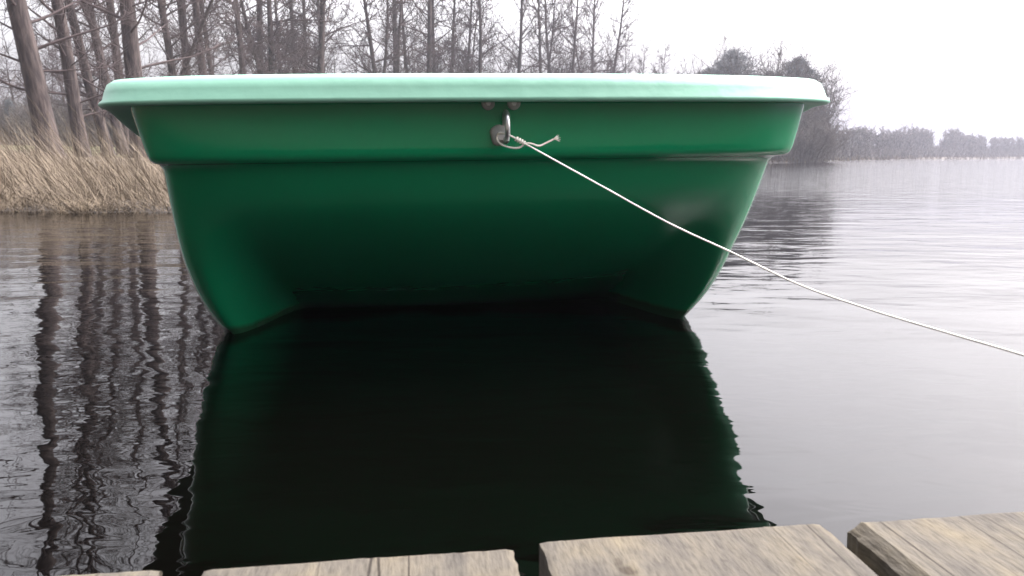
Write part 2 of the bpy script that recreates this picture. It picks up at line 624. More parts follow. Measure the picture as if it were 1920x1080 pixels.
def loft(name, rings, mat, parent, closed=False, cap_bottom=False, tunnel=None):
    """rings: (w, r, n, y0, z, widen) in order; mirrored to both sides"""
    V, F = [], []
    cnt = None
    for (wd, r, nn, y0, z, wi) in rings:
        X_, Y_ = outline(wd, r, nn, y0, wi)
        if tunnel: Y_ = Y_ + tunnel(X_ / wd, z) * np.clip(1 - (Y_ - y0) / 1.2, 0, 1)
        Z_ = z + sheer(Y_, z)
        sk = (-.006 * (z < .4125) - .014 * min(max((.404 - z) / .202, 0), 1)) if tunnel else 0      # the mould is a touch out of true
        left = [(-x_ + sk, y_, z_) for x_, y_, z_ in zip(X_[:0:-1], Y_[:0:-1], Z_[:0:-1])]
        V += left + list(zip(X_ + sk, Y_, Z_))
        cnt = 2 * len(X_) - 1
    nr = len(rings)
    for i in range(nr if closed else nr - 1):
        i2 = (i + 1) % nr
        for k in range(cnt - 1):
            F.append((i * cnt + k, i * cnt + k + 1, i2 * cnt + k + 1, i2 * cnt + k))
        F.append((i * cnt + cnt - 1, i * cnt, i2 * cnt, i2 * cnt + cnt - 1))
    if cap_bottom:
        o_ = (nr - 1) * cnt
        h_ = cnt // 2
        for k in range(h_ - 1):
            F.append((o_ + k, o_ + k + 1, o_ + cnt - 2 - k, o_ + cnt - 1 - k))
        F.append((o_ + h_ - 1, o_ + h_, o_ + h_ + 1))
    ob = mesh_obj(name, V, F, mat, parent)
    fix_normals(ob)
    return ob


def tun(u, z):
    s = np.clip((0.33 - z) / 0.33, 0, 1.3)
    e = np.clip((0.97 - u) / 0.25, 0, 1)
    return 0.40 * s ** 1.25 * e * e * (3 - 2 * e)


hull_rings = [(.668, .09, 3, .050, .530, .05), (.667, .09, 3, .050, .515, .05), (.657, .09, 3, .052, .470, .05), (.650, .09, 3, .054, .440, .05),
              (.647, .09, 3, .055, .430, .05), (.644, .09, 3, .058, .422, .05), (.639, .09, 3, .065, .416, .05),
              (.635, .10, 3, .078, .4135, .045), (.633, .11, 3, .089, .411, .04), (.6305, .12, 3, .093, .404, .04)]
for z in (.395, .37, .34, .30, .265, .23, .20, .17, .14, .11, .08, .05, .02, -.01, -.05, -.09, -.13):
    s = (0.405 - z) / 0.405
    hull_rings.append((.6305 - .012 * min(s, 1) - .033 * min(s, 1) ** 5 - (.05 * max(0, s - 1)), .12 + .04 * min(s, 1), 3 - .2 * min(s, 1),
                       .092 + .20 * s + .09 * s ** 3, z, .04 - .012 * min(s, 1)))
hull = loft('hull', hull_rings, M_HULL, boat, cap_bottom=True, tunnel=tun)
rim_rings = [(.600, .14, 2.7, .125, .535, .075), (.610, .14, 2.7, .115, .562, .075), (.640, .15, 2.7, .075, .571, .075),
             (.672, .15, 2.7, .042, .574, .075), (.692, .155, 2.7, .021, .571, .075), (.702, .16, 2.8, .011, .563, .075),
             (.7065, .16, 2.9, .006, .548, .075), (.709, .16, 3, .0035, .535, .075), (.7145, .16, 3, .000, .529, .075),
             (.716, .16, 3, -.001, .5245, .075), (.713, .16, 3, .002, .5205, .075), (.704, .155, 3, .012, .5195, .075), (.672, .14, 3, .045, .5235, .07),
             (.640, .12, 3, .08, .528, .07)]
rim = loft('gunwale', rim_rings, M_RIM, boat, closed=True)
rim['label'] = 'thick pale mint rim with a rounded lip'
inside = loft('inner_shell', [(.612, .12, 2.8, .115, .560, .07), (.60, .12, 2.8, .13, .45, .05), (.57, .12, 2.8, .2, .38, .04), (.54, .12, 2.8, .30, .345, .03),
                              (.50, .12, 2.8, .36, .335, .03)], M_INSIDE, boat, cap_bottom=True)


def box_mesh(name, size, loc, mat, parent, bev=0.01):
    bm = bmesh.new()
    bmesh.ops.create_cube(bm, size=1)
    for v in bm.verts: v.co = Vector((v.co.x * size[0] + loc[0], v.co.y * size[1] + loc[1], v.co.z * size[2] + loc[2]))
    bmesh.ops.bevel(bm, geom=bm.edges[:], offset=bev, segments=3, affect='EDGES')
    me = bpy.data.meshes.new(name)
    bm.to_mesh(me)
    bm.free()
    me.polygons.foreach_set('use_smooth', [True] * len(me.polygons))
    me.materials.append(mat)
    o = bpy.data.objects.new(name, me)
    COL.objects.link(o)
    o.parent = parent
    return o


for yy_ in (1.15, 2.45):
    box_mesh('bench_seat', (1.22 if yy_ < 2 else 1.12, .26, .035), (0, yy_, .43), M_INSIDE, boat)

# mooring eye, bolted through the bow just under the rim
EX, EZ = .018, .473
EY = .053


def torus_pts(cx, cy, cz, ry, rz, n_=28):
    return [(cx, cy + ry * math.cos(2 * math.pi * k / n_), cz + rz * math.sin(2 * math.pi * k / n_)) for k in range(n_ + 1)]


def disc(name, c, r, th, mat, parent, seg=20, wob=0.0):
    """round plate facing the dock"""
    G = Geo()
    ring = []
    prof = [(0, -th), (r * .55, -th), (r * .86, -th * .95), (r, -th * .5), (r, 0.004)]
    for j, (rr, yv) in enumerate(prof):
        for k in range(seg):
            a_ = 2 * math.pi * k / seg
            q = rr * (1 + wob * math.sin(3 * a_ + 1) + wob * .6 * math.sin(5 * a_))
            G.v.append((c[0] + q * math.cos(a_), c[1] + yv, c[2] + q * math.sin(a_)))
    for j in range(len(prof) - 1):
        for k in range(seg):
            G.f.append((j * seg + k, j * seg + (k + 1) % seg, (j + 1) * seg + (k + 1) % seg, (j + 1) * seg + k))
    o = G.build(name, mat, parent)
    fix_normals(o)
    return o


eye = disc('mooring_eye', (EX - .006, EY + .0, EZ - .012), .0195, .006, M_WASHER, boat, wob=.07)
eye['label'] = 'galvanised ring bolt on a dull grey backing washer'
G = Geo()
G.tube(torus_pts(EX + .0035, EY - .021, EZ + .002, .021, .027), [.0052] * 29, 10)
ring = G.build('ring', M_STEEL, eye)
G = Geo()
G.tube([(EX - .004, EY + .002, EZ - .014), (EX - .004, EY - .010, EZ - .014)], [.0095, .0085], 6, True)
nut = G.build('nut', M_STEEL, eye, smooth=False)
for dx in (-.010, .039):
    wsh = disc('washer', (dx, EY - .008, .5195), .0125, .0025, M_WASHER, boat)
    G = Geo()
    G.tube([(dx, EY - .008, .5195), (dx, EY - .0135, .5195)], [.0055, .0048], 6, True)
    G.build('screw_head', M_STEEL, wsh, smooth=False)

# ------------------------------------------------------------ mooring rope
bm_ = Matrix.Translation((-0.021, 1.50, 0)) @ Matrix.Rotation(YAW, 4, 'Z') @ Matrix.Rotation(HEEL, 4, 'Y')


def bw(x, y, z): return bm_ @ Vector((x, y, z))


def smooth_path(P, n_=8):
    P = [Vector(p) for p in P]
    o = []
    for i in range(len(P) - 1):
        p0, p1, p2, p3 = P[max(i - 1, 0)], P[i], P[i + 1], P[min(i + 2, len(P) - 1)]
        for k in range(n_):
            t_ = k / n_
            o.append(0.5 * ((2 * p1) + (-p0 + p2) * t_ + (2 * p0 - 5 * p1 + 4 * p2 - p3) * t_ ** 2 + (-p0 + 3 * p1 - 3 * p2 + p3) * t_ ** 3))
    o.append(P[-1])
    return o


def twist(G, path, r, strands=3, pitch=0.012, sides=5):
    """laid rope: three strands wound round the path"""
    d = 0
    fr = []
    for i, p in enumerate(path):
        tn = (path[min(i + 1, len(path) - 1)] - path[max(i - 1, 0)]).normalized()
        if i: d += (p - path[i - 1]).length
        a_ = tn.cross(Vector((0.2, 1, .1))).normalized()
        fr.append((p, a_, tn.cross(a_), d))
    for s_ in range(strands):
        pts = [p + (a_ * math.cos(2 * math.pi * (dd / pitch + s_ / strands)) + b_ * math.sin(2 * math.pi * (dd / pitch + s_ / strands))) * r * .5
               for p, a_, b_, dd in fr]
        G.tube(pts, [r * .56] * len(pts), sides)


def resample(path, step):
    o = [path[0]]
    acc = 0
    for i in range(1, len(path)):
        a_, b_ = path[i - 1], path[i]
        seg = (b_ - a_).length
        t_ = step - acc
        while t_ <= seg:
            o.append(a_.lerp(b_, t_ / seg))
            t_ += step
        acc = (acc + seg) % step if seg >= step - acc else acc + seg
    return o


K = bw(EX + .034, EY - .046, EZ - .029)        # where the knot sits
rope_pts = [K, Vector((0.1395, 1.352, 0.3775)), Vector((0.2465, 1.270, 0.3175)), Vector((0.3265, 1.195, 0.2800)), Vector((0.4020, 1.105, 0.2435)),
            Vector((0.4600, 1.010, 0.2265)), Vector((0.4990, 0.915, 0.2200)), Vector((0.5280, 0.815, 0.2175)), Vector((0.5500, 0.70, 0.2170)), Vector((.570, .56, .2165)),
            Vector((.590, .42, .2150)), Vector((.60, .25, .2145)), Vector((.585, .05, .2145))]
rope = empty('mooring_rope', K)
tag(rope, 'thin pale twine tied to the boat\'s ring bolt, running down to the right', 'rope')
K0 = Vector(K)


def rel(P): return [Vector(p) - K0 for p in P]


G = Geo()
twist(G, resample(rel(smooth_path(rope_pts, 12)), .0025), .0016)
G.build('line', M_ROPE, rope)
G = Geo()
lp = smooth_path([K, bw(EX + .016, EY - .043, EZ - .019), bw(EX + .002, EY - .040, EZ - .012), bw(EX - .011, EY - .024, EZ - .010),
                  bw(EX - .014, EY - .020, EZ - .020), bw(EX - .006, EY - .03, EZ - .031), bw(EX + .012, EY - .042, EZ - .037), bw(EX + .026, EY - .045, EZ - .036), K], 10)
twist(G, resample(rel(lp), .002), .0020)
G.build('loop', M_ROPE, rope)
G = Geo()
kp = []
for k in range(70):
    t_ = k / 69
    c_ = K.lerp(bw(EX + .018, EY - .044, EZ - .020), t_)
    kp.append(c_ + Vector((0.35 * math.cos(t_ * 22), -math.sin(t_ * 22) * .8, math.cos(t_ * 22))) * .0034)
twist(G, rel(kp), .0017)
G.build('knot', M_ROPE, rope)
G = Geo()
tp = smooth_path([K, bw(EX + .046, EY - .050, EZ - .0295), bw(EX + .060, EY - .050, EZ - .034), bw(EX + .074, EY - .048, EZ - .029), bw(EX + .089, EY - .047, EZ - .022)], 10)
twist(G, resample(rel(tp), .002), .0019)
e_ = tp[-1]
for k in range(14):
    dv = Vector((1, random.uniform(-.5, .5), .45 + random.uniform(-.75, .75))).normalized()
    G.tube(rel([e_ - dv * .002, e_ + dv * .006, e_ + dv * random.uniform(.009, .014) + Vector((0, 0, random.uniform(-.003, .003)))]), [.0008, .0006, .0003], 4)
tail = G.build('frayed_end', M_ROPE, rope)

# ------------------------------------------------------------ dock
DA = R(7.9)
dock = empty('wooden_dock', (0, .406, .21), DA)
tag(dock, 'weathered grey plank dock in the foreground with gaps between its boards', 'dock')


def plank(u0, u1, far, th=.034, seed=0, bev=.0012, label=None, nx=40, ny=60):
    rr = random.Random(seed)
    Lp = 1.9
    V, F = [], []
    wv_ = [rr.uniform(-.0012, .0012) for _ in range(ny + 1)]
    endj = [rr.uniform(-.0006, .0006) for _ in range(nx + 1)]
    ph1, ph2 = rr.uniform(0, 6), rr.uniform(0, 6)

    def top(i, j):
        fx = i / nx
        fy = (j / ny) ** 2.2
        x = u0 + (u1 - u0) * fx
        y = far - Lp * fy
        edge = min(fx, 1 - fx) * (u1 - u0)
        dz = 0
        if edge < bev: dz -= (bev - edge) * .75
        if fy * Lp < .0015: dz -= (.0015 - fy * Lp) * .6
        dz += .0002 * math.sin(fx * 9 + ph1) + .0001 * math.sin(fx * 23 + ph2) 
        if j == 0: y += endj[i] + .0003 * math.sin(fx * 5 + ph2)
        if i in (0, nx): x += wv_[j] * .5
        return (x, y, dz)
    xs = [i for i in range(nx + 1)]
    for j in range(ny + 1):
        for i in xs: V.append(top(i, j))
    nt_ = len(V)
    for j in range(ny + 1):
        for i in xs:
            x, y, z_ = V[j * (nx + 1) + i]
            V.append((x, y - (0.0015 if j == 0 else 0), -th))
    q = nx + 1
    for j in range(ny):
        for i in range(nx):
            F.append((j * q + i, j * q + i + 1, (j + 1) * q + i + 1, (j + 1) * q + i))
            F.append((nt_ + j * q + i, nt_ + (j + 1) * q + i, nt_ + (j + 1) * q + i + 1, nt_ + j * q + i + 1))
    for i in range(nx):
        F.append((i, nt_ + i, nt_ + i + 1, i + 1))
        o1 = ny * q
        F.append((o1 + i, o1 + i + 1, nt_ + o1 + i + 1, nt_ + o1 + i))
    for j in range(ny):
        F.append((j * q, (j + 1) * q, nt_ + (j + 1) * q, nt_ + j * q))
        F.append((j * q + nx, nt_ + j * q + nx, nt_ + (j + 1) * q + nx, (j + 1) * q + nx))
    o = mesh_obj('plank', V, F, M_WOOD, dock)
    fix_normals(o)
    for p in o.data.polygons: p.use_smooth = False
    if label: o['label'] = label
    return o


plank(-.533, -.371, -.002, seed=1)
plank(-.356, -.1828, .004, seed=2)
plank(-.1605, .0005, .001, seed=3)
plank(.0165, .1815, .0065, seed=4)
plank(.1985, .3625, .0045, seed=5, bev=.008)
plank(.376, .535, .003, seed=6)
plank(.551, .712, .002, seed=7)
for k in range(11):      # the walkway runs on to both sides
    plank(-.711 - .178 * k, -.548 - .178 * k, .002 * math.sin(3.1 * k), seed=20 + k, nx=12, ny=14)
    plank(.728 + .178 * k, .891 + .178 * k, .002 * math.sin(2.3 * k), seed=40 + k, nx=12, ny=14)
for yb in (-.085, -1.5):
    box_mesh('joist', (5.3, .055, .09), (.09, yb, -.034 - .0455), M_WOOD, dock, .006)
box_mesh('timber_block', (.10, .05, .05), (.058, -.037, -.034 - .0255), M_WOOD, dock, .010)
for xb in (-2.4, -.62, .78, 2.6):
    for yb in (-.085, -1.5):
        G = Geo()
        G.tube([(xb, yb - .075, -1.55), (xb, yb - .075, -.5), (xb, yb - .075, -.036)], [.055, .053, .05], 14, True)
        G.build('post', M_WOOD, dock)


# ------------------------------------------------------------ trees
def rot_about(v, axis, a_): return Matrix.Rotation(a_, 3, axis) @ v


def grow(G, base, d, length, r0, r1, steps, rr, up=0.0, wob=0.15, sides=4):
    pts, rd = [Vector(base)], [r0]
    d = Vector(d).normalized()
    st = length / steps
    for i in range(steps):
        d = (d + Vector((rr.uniform(-wob, wob), rr.uniform(-wob, wob), rr.uniform(-wob, wob) + up))).normalized()
        pts.append(pts[-1] + d * st)
        rd.append(r0 + (r1 - r0) * (i + 1) / steps)
    G.tube(pts, rd, sides)
    return pts, rd


def bare_tree(name, seed, Ht=16, r0=.23, first=.10, nb=70, spread=4.2, fork=None, dens=1.0, lean_up=.04, lab=None, crook=.02, tw=1.0):
    rr = random.Random(seed)
    root = empty(name)
    T, C = Geo(), Geo()
    pts, rd = [Vector((0, 0, -.3))], [r0 * 1.5]
    d = Vector((0, 0, 1))
    N_ = 22
    for i in range(N_):
        t_ = (i + 1) / N_
        d = (d + Vector((rr.uniform(-crook, crook), rr.uniform(-crook, crook), .02))).normalized()
        pts.append(pts[-1] + d * (Ht + .3) / N_)
        rd.append(r0 * (1.1 if i == 0 else 1) * (1 - .93 * t_ ** 1.1))
    T.tube(pts, rd, 9)
    leaders = [(pts, rd, first)]
    if fork:
        i0 = max(1, int(fork * N_))
        fd = Vector((rr.uniform(-1, 1), rr.uniform(-1, 1), 2.6)).normalized()
        fp, fr_ = [pts[i0]], [rd[i0] * .75]
        dd = fd
        n2 = N_ - i0
        for i in range(n2):
            dd = (dd + Vector((rr.uniform(-.05, .05), rr.uniform(-.05, .05), .09))).normalized()
            fp.append(fp[-1] + dd * (Ht / N_) * .93)
            fr_.append(rd[i0] * .75 * (1 - .93 * (i + 1) / n2))
        T.tube(fp, fr_, 7)
        leaders.append((fp, fr_, 0.12))
    for (P_, RD, f_) in leaders:
        M_ = len(P_) - 1
        k_ = nb if P_ is pts else nb // 2
        for b_ in range(k_):
            t_ = f_ + (1 - f_) * ((b_ + rr.random()) / k_) ** .85
            q = t_ * M_
            i = min(int(q), M_ - 1)
            p = P_[i].lerp(P_[i + 1], q - i)
            r_ = RD[i] + (RD[i + 1] - RD[i]) * (q - i)
            az = rr.uniform(0, 6.283)
            el = R(rr.uniform(-5, 38) + 30 * t_)
            ln = spread * (0.25 + 0.75 * (1 - t_) ** .7) * rr.uniform(.45, 1.1) * (0.75 if t_ < .25 else 1)
            dv = Vector((math.cos(az) * math.cos(el), math.sin(az) * math.cos(el), math.sin(el)))
            b0 = min(r_ * .55, .012 + ln * .0105)
            bp_, br_ = grow(C, p, dv, ln, b0, .006, 7, rr, lean_up, .13, 4)
            n2 = int((3.5 + ln * 2.6) * dens * (1.15 if t_ < .35 else .75))
            for s2 in range(n2):
                u = rr.uniform(.15, 1)
                jq = u * 7
                j = min(int(jq), 6)
                p2 = bp_[j].lerp(bp_[j + 1], jq - j)
                sd2 = (bp_[j + 1] - bp_[j]).normalized()
                ax = sd2.orthogonal().normalized()
                ax = rot_about(ax, sd2, rr.uniform(0, 6.283))
                d2 = rot_about(sd2, ax, R(rr.uniform(28, 62)))
                l2 = ln * rr.uniform(.16, .42) * (1.15 - .5 * u)
                cp, _ = grow(C, p2, d2, l2, .0095 * tw, .005 * tw, 4, rr, .05, .17, 3)
                n3 = int((2.0 + l2 * 4.2) * dens * (1.15 if t_ < .35 else .8))
                for s3 in range(n3):
                    u3 = rr.uniform(.2, 1)
                    j3 = min(int(u3 * 4), 3)
                    p3 = cp[j3].lerp(cp[j3 + 1], u3 * 4 - j3)
                    sd3 = (cp[j3 + 1] - cp[j3]).normalized()
                    ax3 = rot_about(sd3.orthogonal().normalized(), sd3, rr.uniform(0, 6.283))
                    d3 = rot_about(sd3, ax3, R(rr.uniform(25, 60)))
                    grow(C, p3, d3, rr.uniform(.22, .7), .0058 * tw, .004 * tw, 2, rr, .06, .2, 3)
    T.build('trunk', M_BARK, root)
    C.build('crown', M_TWIG, root)
    return root


def copy_tree(o):
    c_ = o.copy()
    COL.objects.link(c_)
    for ch in [x for x in COL.objects if x.parent == o]:
        d_ = ch.copy()
        COL.objects.link(d_)
        d_.parent = c_
    return c_


protos = [bare_tree('bare_tree', 3, 17, .24, .10, 64, 4.3),
          bare_tree('bare_tree', 14, 16, .22, .08, 70, 4.6, crook=.035),
          bare_tree('bare_tree', 25, 16, .22, .13, 52, 4.0, fork=.18),
          bare_tree('bare_tree', 36, 15, .20, .06, 78, 3.9, dens=1.1, crook=.04),
          bare_tree('bare_tree', 47, 14, .20, .09, 60, 4.4, fork=.32, crook=.03),
          bare_tree('bare_tree', 58, 15, .20, .05, 60, 4.6, crook=.035, tw=2.1),
          bare_tree('bare_tree', 69, 14, .20, .06, 54, 4.8, fork=.22, crook=.03, tw=2.1),
          bare_tree('bare_tree', 80, 15, .20, .04, 62, 4.2, crook=.03, tw=2.1)]
used = [False] * len(protos)
KIDS = {p: [x for x in COL.objects if x.parent == p] for p in protos}


def place(pi, px, D, tilt, dia, spin, label, group, hs=1.0, dpx=0):
    p = protos[pi]
    if not used[pi]:
        o = p
        used[pi] = True
    else:
        o = p.copy()
        COL.objects.link(o)
        for ch in KIDS[p]:
            d_ = ch.copy()
            COL.objects.link(d_)
            d_.parent = o
    x = at_px(px, D)
    o.location = (x, D, land_at(x, D) - .02)
    o.rotation_mode = 'ZYX'
    o.rotation_euler = (0, R(tilt), R(spin))
    k = dia / .42
    o.scale = (k, k, hs)
    tag(o, label, 'tree', group)
    return o


G1 = 'bare trees lining the left bank behind the boat'
ROW = [  # px at ground, tilt (+ leans right), distance, trunk diameter, proto, height factor
    (108, -6.0, 20.5, .43, 0, 'thick bare trunk leaning left, nearest to the left end of the reed bed'),
    (166, -2.0, 23, .34, 1, 'upright bare tree just right of the thick left-leaning trunk'),
    (214, -9.0, 27, .34, 3, 'bare tree leaning left, first to rise out of the boat rim\'s left corner'),
    (242, -9.0, 27.5, .34, 4, 'second left-leaning bare tree above the boat rim\'s left corner'),
    (250, -2.5, 29, .31, 1, 'slim upright bare tree beside the broad trunk over the rim\'s left end'),
    (274, 0.0, 25, .44, 0, 'broad dark straight trunk, widest of those rising over the boat rim'),
    (358, -8.0, 31, .33, 4, 'bare tree leaning left, crossed by a slanting bough'),
    (295, 23, 32, .24, 3, 'slanting bare tree leaning far right across its neighbours'),
    (368, -1.0, 33, .30, 2, 'forked bare tree right of the slanting one'),
    (405, -2.0, 33, .30, 0, 'straight bare tree, left of a close pair over the rim'),
    (425, -3.0, 36, .23, 1, 'thinner straight bare tree, right of a close pair over the rim'),
    (473, 0.0, 37, .27, 3, 'lone straight bare tree between two gaps of sky'),
    (494, 2.5, 40, .26, 0, 'slim bare tree leaning slightly right over the middle-left of the rim'),
    (523, -1.0, 39, .31, 1, 'sturdy bare tree in the dense clump left of the boat\'s middle'),
    (541, 0.5, 45, .20, 3, 'thin pole-like bare tree in the dense clump'),
    (568, -1.0, 43, .25, 4, 'bare tree with upswept boughs on the right of the dense clump'),
    (580, 1.0, 48, .20, 0, 'slim bare tree hugging the upswept one\'s right side'),
    (604, 0.0, 41, .36, 2, 'thick double-stemmed bare tree ending the dense clump'),
    (619, -1.0, 47, .24, 1, 'slim bare tree against the double-stemmed trunk'),
    (724, -4.0, 45, .26, 0, 'bare tree leaning left, first after the low pale gap'),
    (748, 1.0, 46, .28, 2, 'forked bare tree second after the low pale gap'),
    (777, -3.0, 50, .24, 3, 'slim bare tree third after the low pale gap'),
    (805, 0.0, 48, .30, 1, 'dark upright bare tree starting the thick group above the ring bolt'),
    (823, -1.5, 50, .25, 0, 'bare tree second in the thick group above the ring bolt'),
    (846, 2.0, 52, .23, 4, 'forked bare tree third in the thick group above the ring bolt'),
    (872, 3.0, 53, .22, 3, 'slim bare tree leaning right in the thick group above the ring bolt'),
    (900, -1.0, 51, .25, 1, 'bare tree almost straight above the ring bolt'),
    (962, 3.5, 53, .27, 0, 'bare tree leaning right, just past the ring bolt'),
    (1012, 1.0, 55, .24, 4, 'bare tree with a spreading crown right of the ring bolt'),
    (1042, -3.0, 57, .24, 1, 'bare tree leaning left with a crossing bough, right of the ring bolt'),
    (1064, 3.0, 56, .22, 2, 'forked bare tree leaning right, near the end of the row'),
    (1105, -1.0, 58, .23, 3, 'slim bare tree third from the end of the tall row'),
    (1128, 6.0, 60, .24, 0, 'last tall bare tree of the row, leaning right toward the open sky'),
]
for i, (px, tilt, D, dia, pi, lab) in enumerate(ROW):
    hsf = 1.0 if px < 700 else 1.05
    if px == 295: hsf = .7
    place(5 + i % 3 if px > 820 or (i % 2 and px > 440) else pi, px, D, tilt, dia * (1.12 if px < 440 else 1.35), 40 + 77 * i, lab, G1, hsf)
SMALL = [(1160, 62, .16, 3, .62, 2, 'pale small bare tree just past the last tall one'),
         (1198, 60, .17, 0, .56, 2, 'small round-crowned bare tree past the end of the tall row'),
         (1226, 61, .15, 1, .54, 4, 'small bare tree leaning right, between the tall row and the dark trees'),
         (1262, 60, .13, 3, .40, 0, 'stunted bare tree nearest the dark trees'),
         (1296, 60, .12, 1, .36, 0, 'lowest stunted bare tree, touching the dark trees'),
         (1535, 66, .15, 3, .50, 3, 'thin pale bare tree over the boat rim\'s right corner'),
         (1345, 66, .14, 1, .62, 0, 'thin bare tree standing up out of the dark trees')]
for i, (px, D, dia, pi, hsf, tilt, lab) in enumerate(SMALL):
    place(5 + i % 3, px, D, tilt, dia * 1.25, 33 + 61 * i, lab, 'small bare trees on the far point', hsf)
# the thicket of further trees seen between the trunks
rb = random.Random(5)
for i in range(44):
    px = -140 + i * 31 + rb.uniform(-9, 9)
    D = rb.uniform(46, 78) if px < 640 else rb.uniform(62, 86)
    place(5 + rb.randrange(3), px, D, rb.uniform(-3, 3), rb.uniform(.16, .26), rb.uniform(0, 360),
          'slender grey bare tree in the hazy thicket behind the front row of trunks', 'thicket trees behind the front row', rb.uniform(.38, .6))


# ------------------------------------------------------------ dark bushy trees and shrubs
def bushy_tree(name, seed, Ht, Wd, nblob, leaf, nleaf, mat, conic=False):
    rr = random.Random(seed)
    root = empty(name)
    T = Geo()
    tp_, _ = grow(T, (0, 0, -.2), (0, 0, 1), Ht * .9, .12 * Ht / 6, .02, 8, rr, .1, .05, 7)
    C = Geo()
    for k in range(nblob):
        t_ = rr.random() ** .8
        wmax = Wd * ((1 - t_) if conic else max(0, 1 - abs(t_ * 1.02 - .3) ** 2.6 / .405) ** .5)
        a_ = rr.uniform(0, 6.283)
        rad_ = wmax * math.sqrt(rr.random())
        c_ = Vector((rad_ * math.cos(a_), rad_ * math.sin(a_), Ht * (.06 + .92 * t_)))
        br_ = rr.uniform(.2, .62) * Wd * (.42 if nblob < 100 else .24)
        T.tube([(0, 0, c_.z * .75), c_ * .6 + Vector((0, 0, c_.z * .34)), c_], [.03, .02, .008], 3)
        for q in range(nleaf):
            v = Vector((rr.gauss(0, 1), rr.gauss(0, 1), rr.gauss(0, .8)))
            v = c_ + v * br_ * (.5 if nblob < 100 else .75)
            if v.z < .05: continue
            d1 = Vector((rr.uniform(-1, 1), rr.uniform(-1, 1), rr.uniform(-.6, 1))).normalized() * leaf * rr.uniform(.6, 1.4)
            d2 = d1.orthogonal().normalized() * leaf * .22
            n0 = len(C.v)
            C.v += [v - d2, v + d2, v + d1]
            C.f.append((n0, n0 + 1, n0 + 2))
    T.build('trunk', M_BARK, root)
    C.build('crown', mat, root, smooth=False)
    return root


ev1 = bushy_tree('bushy_tree', 5, 8.4, 2.7, 430, .14, 70, M_EVER)
x = at_px(1362, 64)
ev1.location = (x, 64, land_at(x, 64))
tag(ev1, 'dark dense bushy tree on the point, left of two over the rim\'s right half', 'tree', 'dark bushy trees on the point')


def copy_thing(o):
    c_ = o.copy()
    COL.objects.link(c_)
    for ch in [q for q in list(COL.objects) if q.parent == o]:
        d_ = ch.copy()
        COL.objects.link(d_)
        d_.parent = c_
    return c_


for px, D, sx, sz, rz, lab in [(1480, 66, .9, .97, 100, 'dark rounded bushy tree on the point, right one of two over the rim'),
                               (1428, 68, .95, .86, 200, 'lower dark bushy tree filling the gap between the two rounded ones'),
                               (1494, 68, .75, .74, 300, 'low dark bush half hidden under the rim\'s right corner'),
                               (1320, 66, .8, .84, 250, 'dark bushy tree with the lowest left shoulder, nearest the stunted bare trees')]:
    o = copy_thing(ev1)
    x = at_px(px, D)
    o.location = (x, D, land_at(x, D))
    o.scale = (sx, sx, sz)
    o.rotation_euler = (0, 0, R(rz))
    tag(o, lab, 'tree', 'dark bushy trees on the point')

con = bushy_tree('conifer', 9, 2.6, .75, 40, .12, 120, M_EVER, conic=True)
x = at_px(38, 48)
con.location = (x, 48, land_at(x, 48))
tag(con, 'small dark conifer at the far left beyond the meadow', 'tree')


def shrub(name, seed, Ht, Wd, ns):
    rr = random.Random(seed)
    G_ = Geo()
    for k in range(ns):
        a_ = rr.uniform(0, 6.283)
        r_ = Wd * .55 * math.sqrt(rr.random())
        b0 = Vector((r_ * math.cos(a_), r_ * math.sin(a_), -.1))
        out_ = Vector((math.cos(a_) * rr.uniform(0, .7), math.sin(a_) * rr.uniform(0, .7), 1))
        ln = Ht * rr.uniform(.55, 1.05)
        bp_, _ = grow(G_, b0, out_, ln, .014, .005, 5, rr, .02, .16, 3)
        for q in range(9):
            u = rr.uniform(.15, 1) * 5
            j = min(int(u), 4)
            p = bp_[j].lerp(bp_[j + 1], u - j)
            dv = Vector((rr.uniform(-1, 1), rr.uniform(-1, 1), rr.uniform(.1, 1.2)))
            cp, _ = grow(G_, p, dv, Ht * rr.uniform(.12, .3), .007, .004, 3, rr, .03, .2, 3)
            for q2 in range(3):
                p2 = cp[rr.randrange(1, 4)]
                grow(G_, p2, Vector((rr.uniform(-1, 1), rr.uniform(-1, 1), rr.uniform(0, 1.2))), Ht * rr.uniform(.06, .14), .005, .003, 2, rr, 0, .2, 3)
    return G_.build(name, M_SHRUB)


sh0 = shrub('bare_shrub', 3, 2.2, 1.3, 70)
GS = 'bare shrubs along the back of the meadow'
rs = random.Random(8)
first_ = True
for i in range(46):
    px = -130 + i * 15.5 + rs.uniform(-8, 8)
    D = rs.uniform(44, 52)
    o = sh0 if first_ else sh0.copy()
    if not first_: COL.objects.link(o)
    first_ = False
    x = at_px(px, D)
    o.location = (x, D, land_at(x, D))
    k = rs.uniform(.95, 1.5)
    o.scale = (k * 1.1, k * 1.1, k)
    o.rotation_euler = (0, 0, rs.uniform(0, 6.28))
    tag(o, 'leafless grey-brown shrub in the low thicket behind the left meadow', 'shrub', GS)
for i in range(14):
    px = 640 + i * 49 + rs.uniform(-10, 10)
    D = 58 + rs.uniform(0, 8)
    o = sh0.copy()
    COL.objects.link(o)
    x = at_px(px, D)
    o.location = (x, D, land_at(x, D))
    k = rs.uniform(1.1, 2.0)
    o.scale = (k, k, k * .95)
    o.rotation_euler = (0, 0, rs.uniform(0, 6.28))
    tag(o, 'leafless shrub under the row of tall bare trees, low over the boat rim', 'shrub', 'undergrowth shrubs below the tall row')
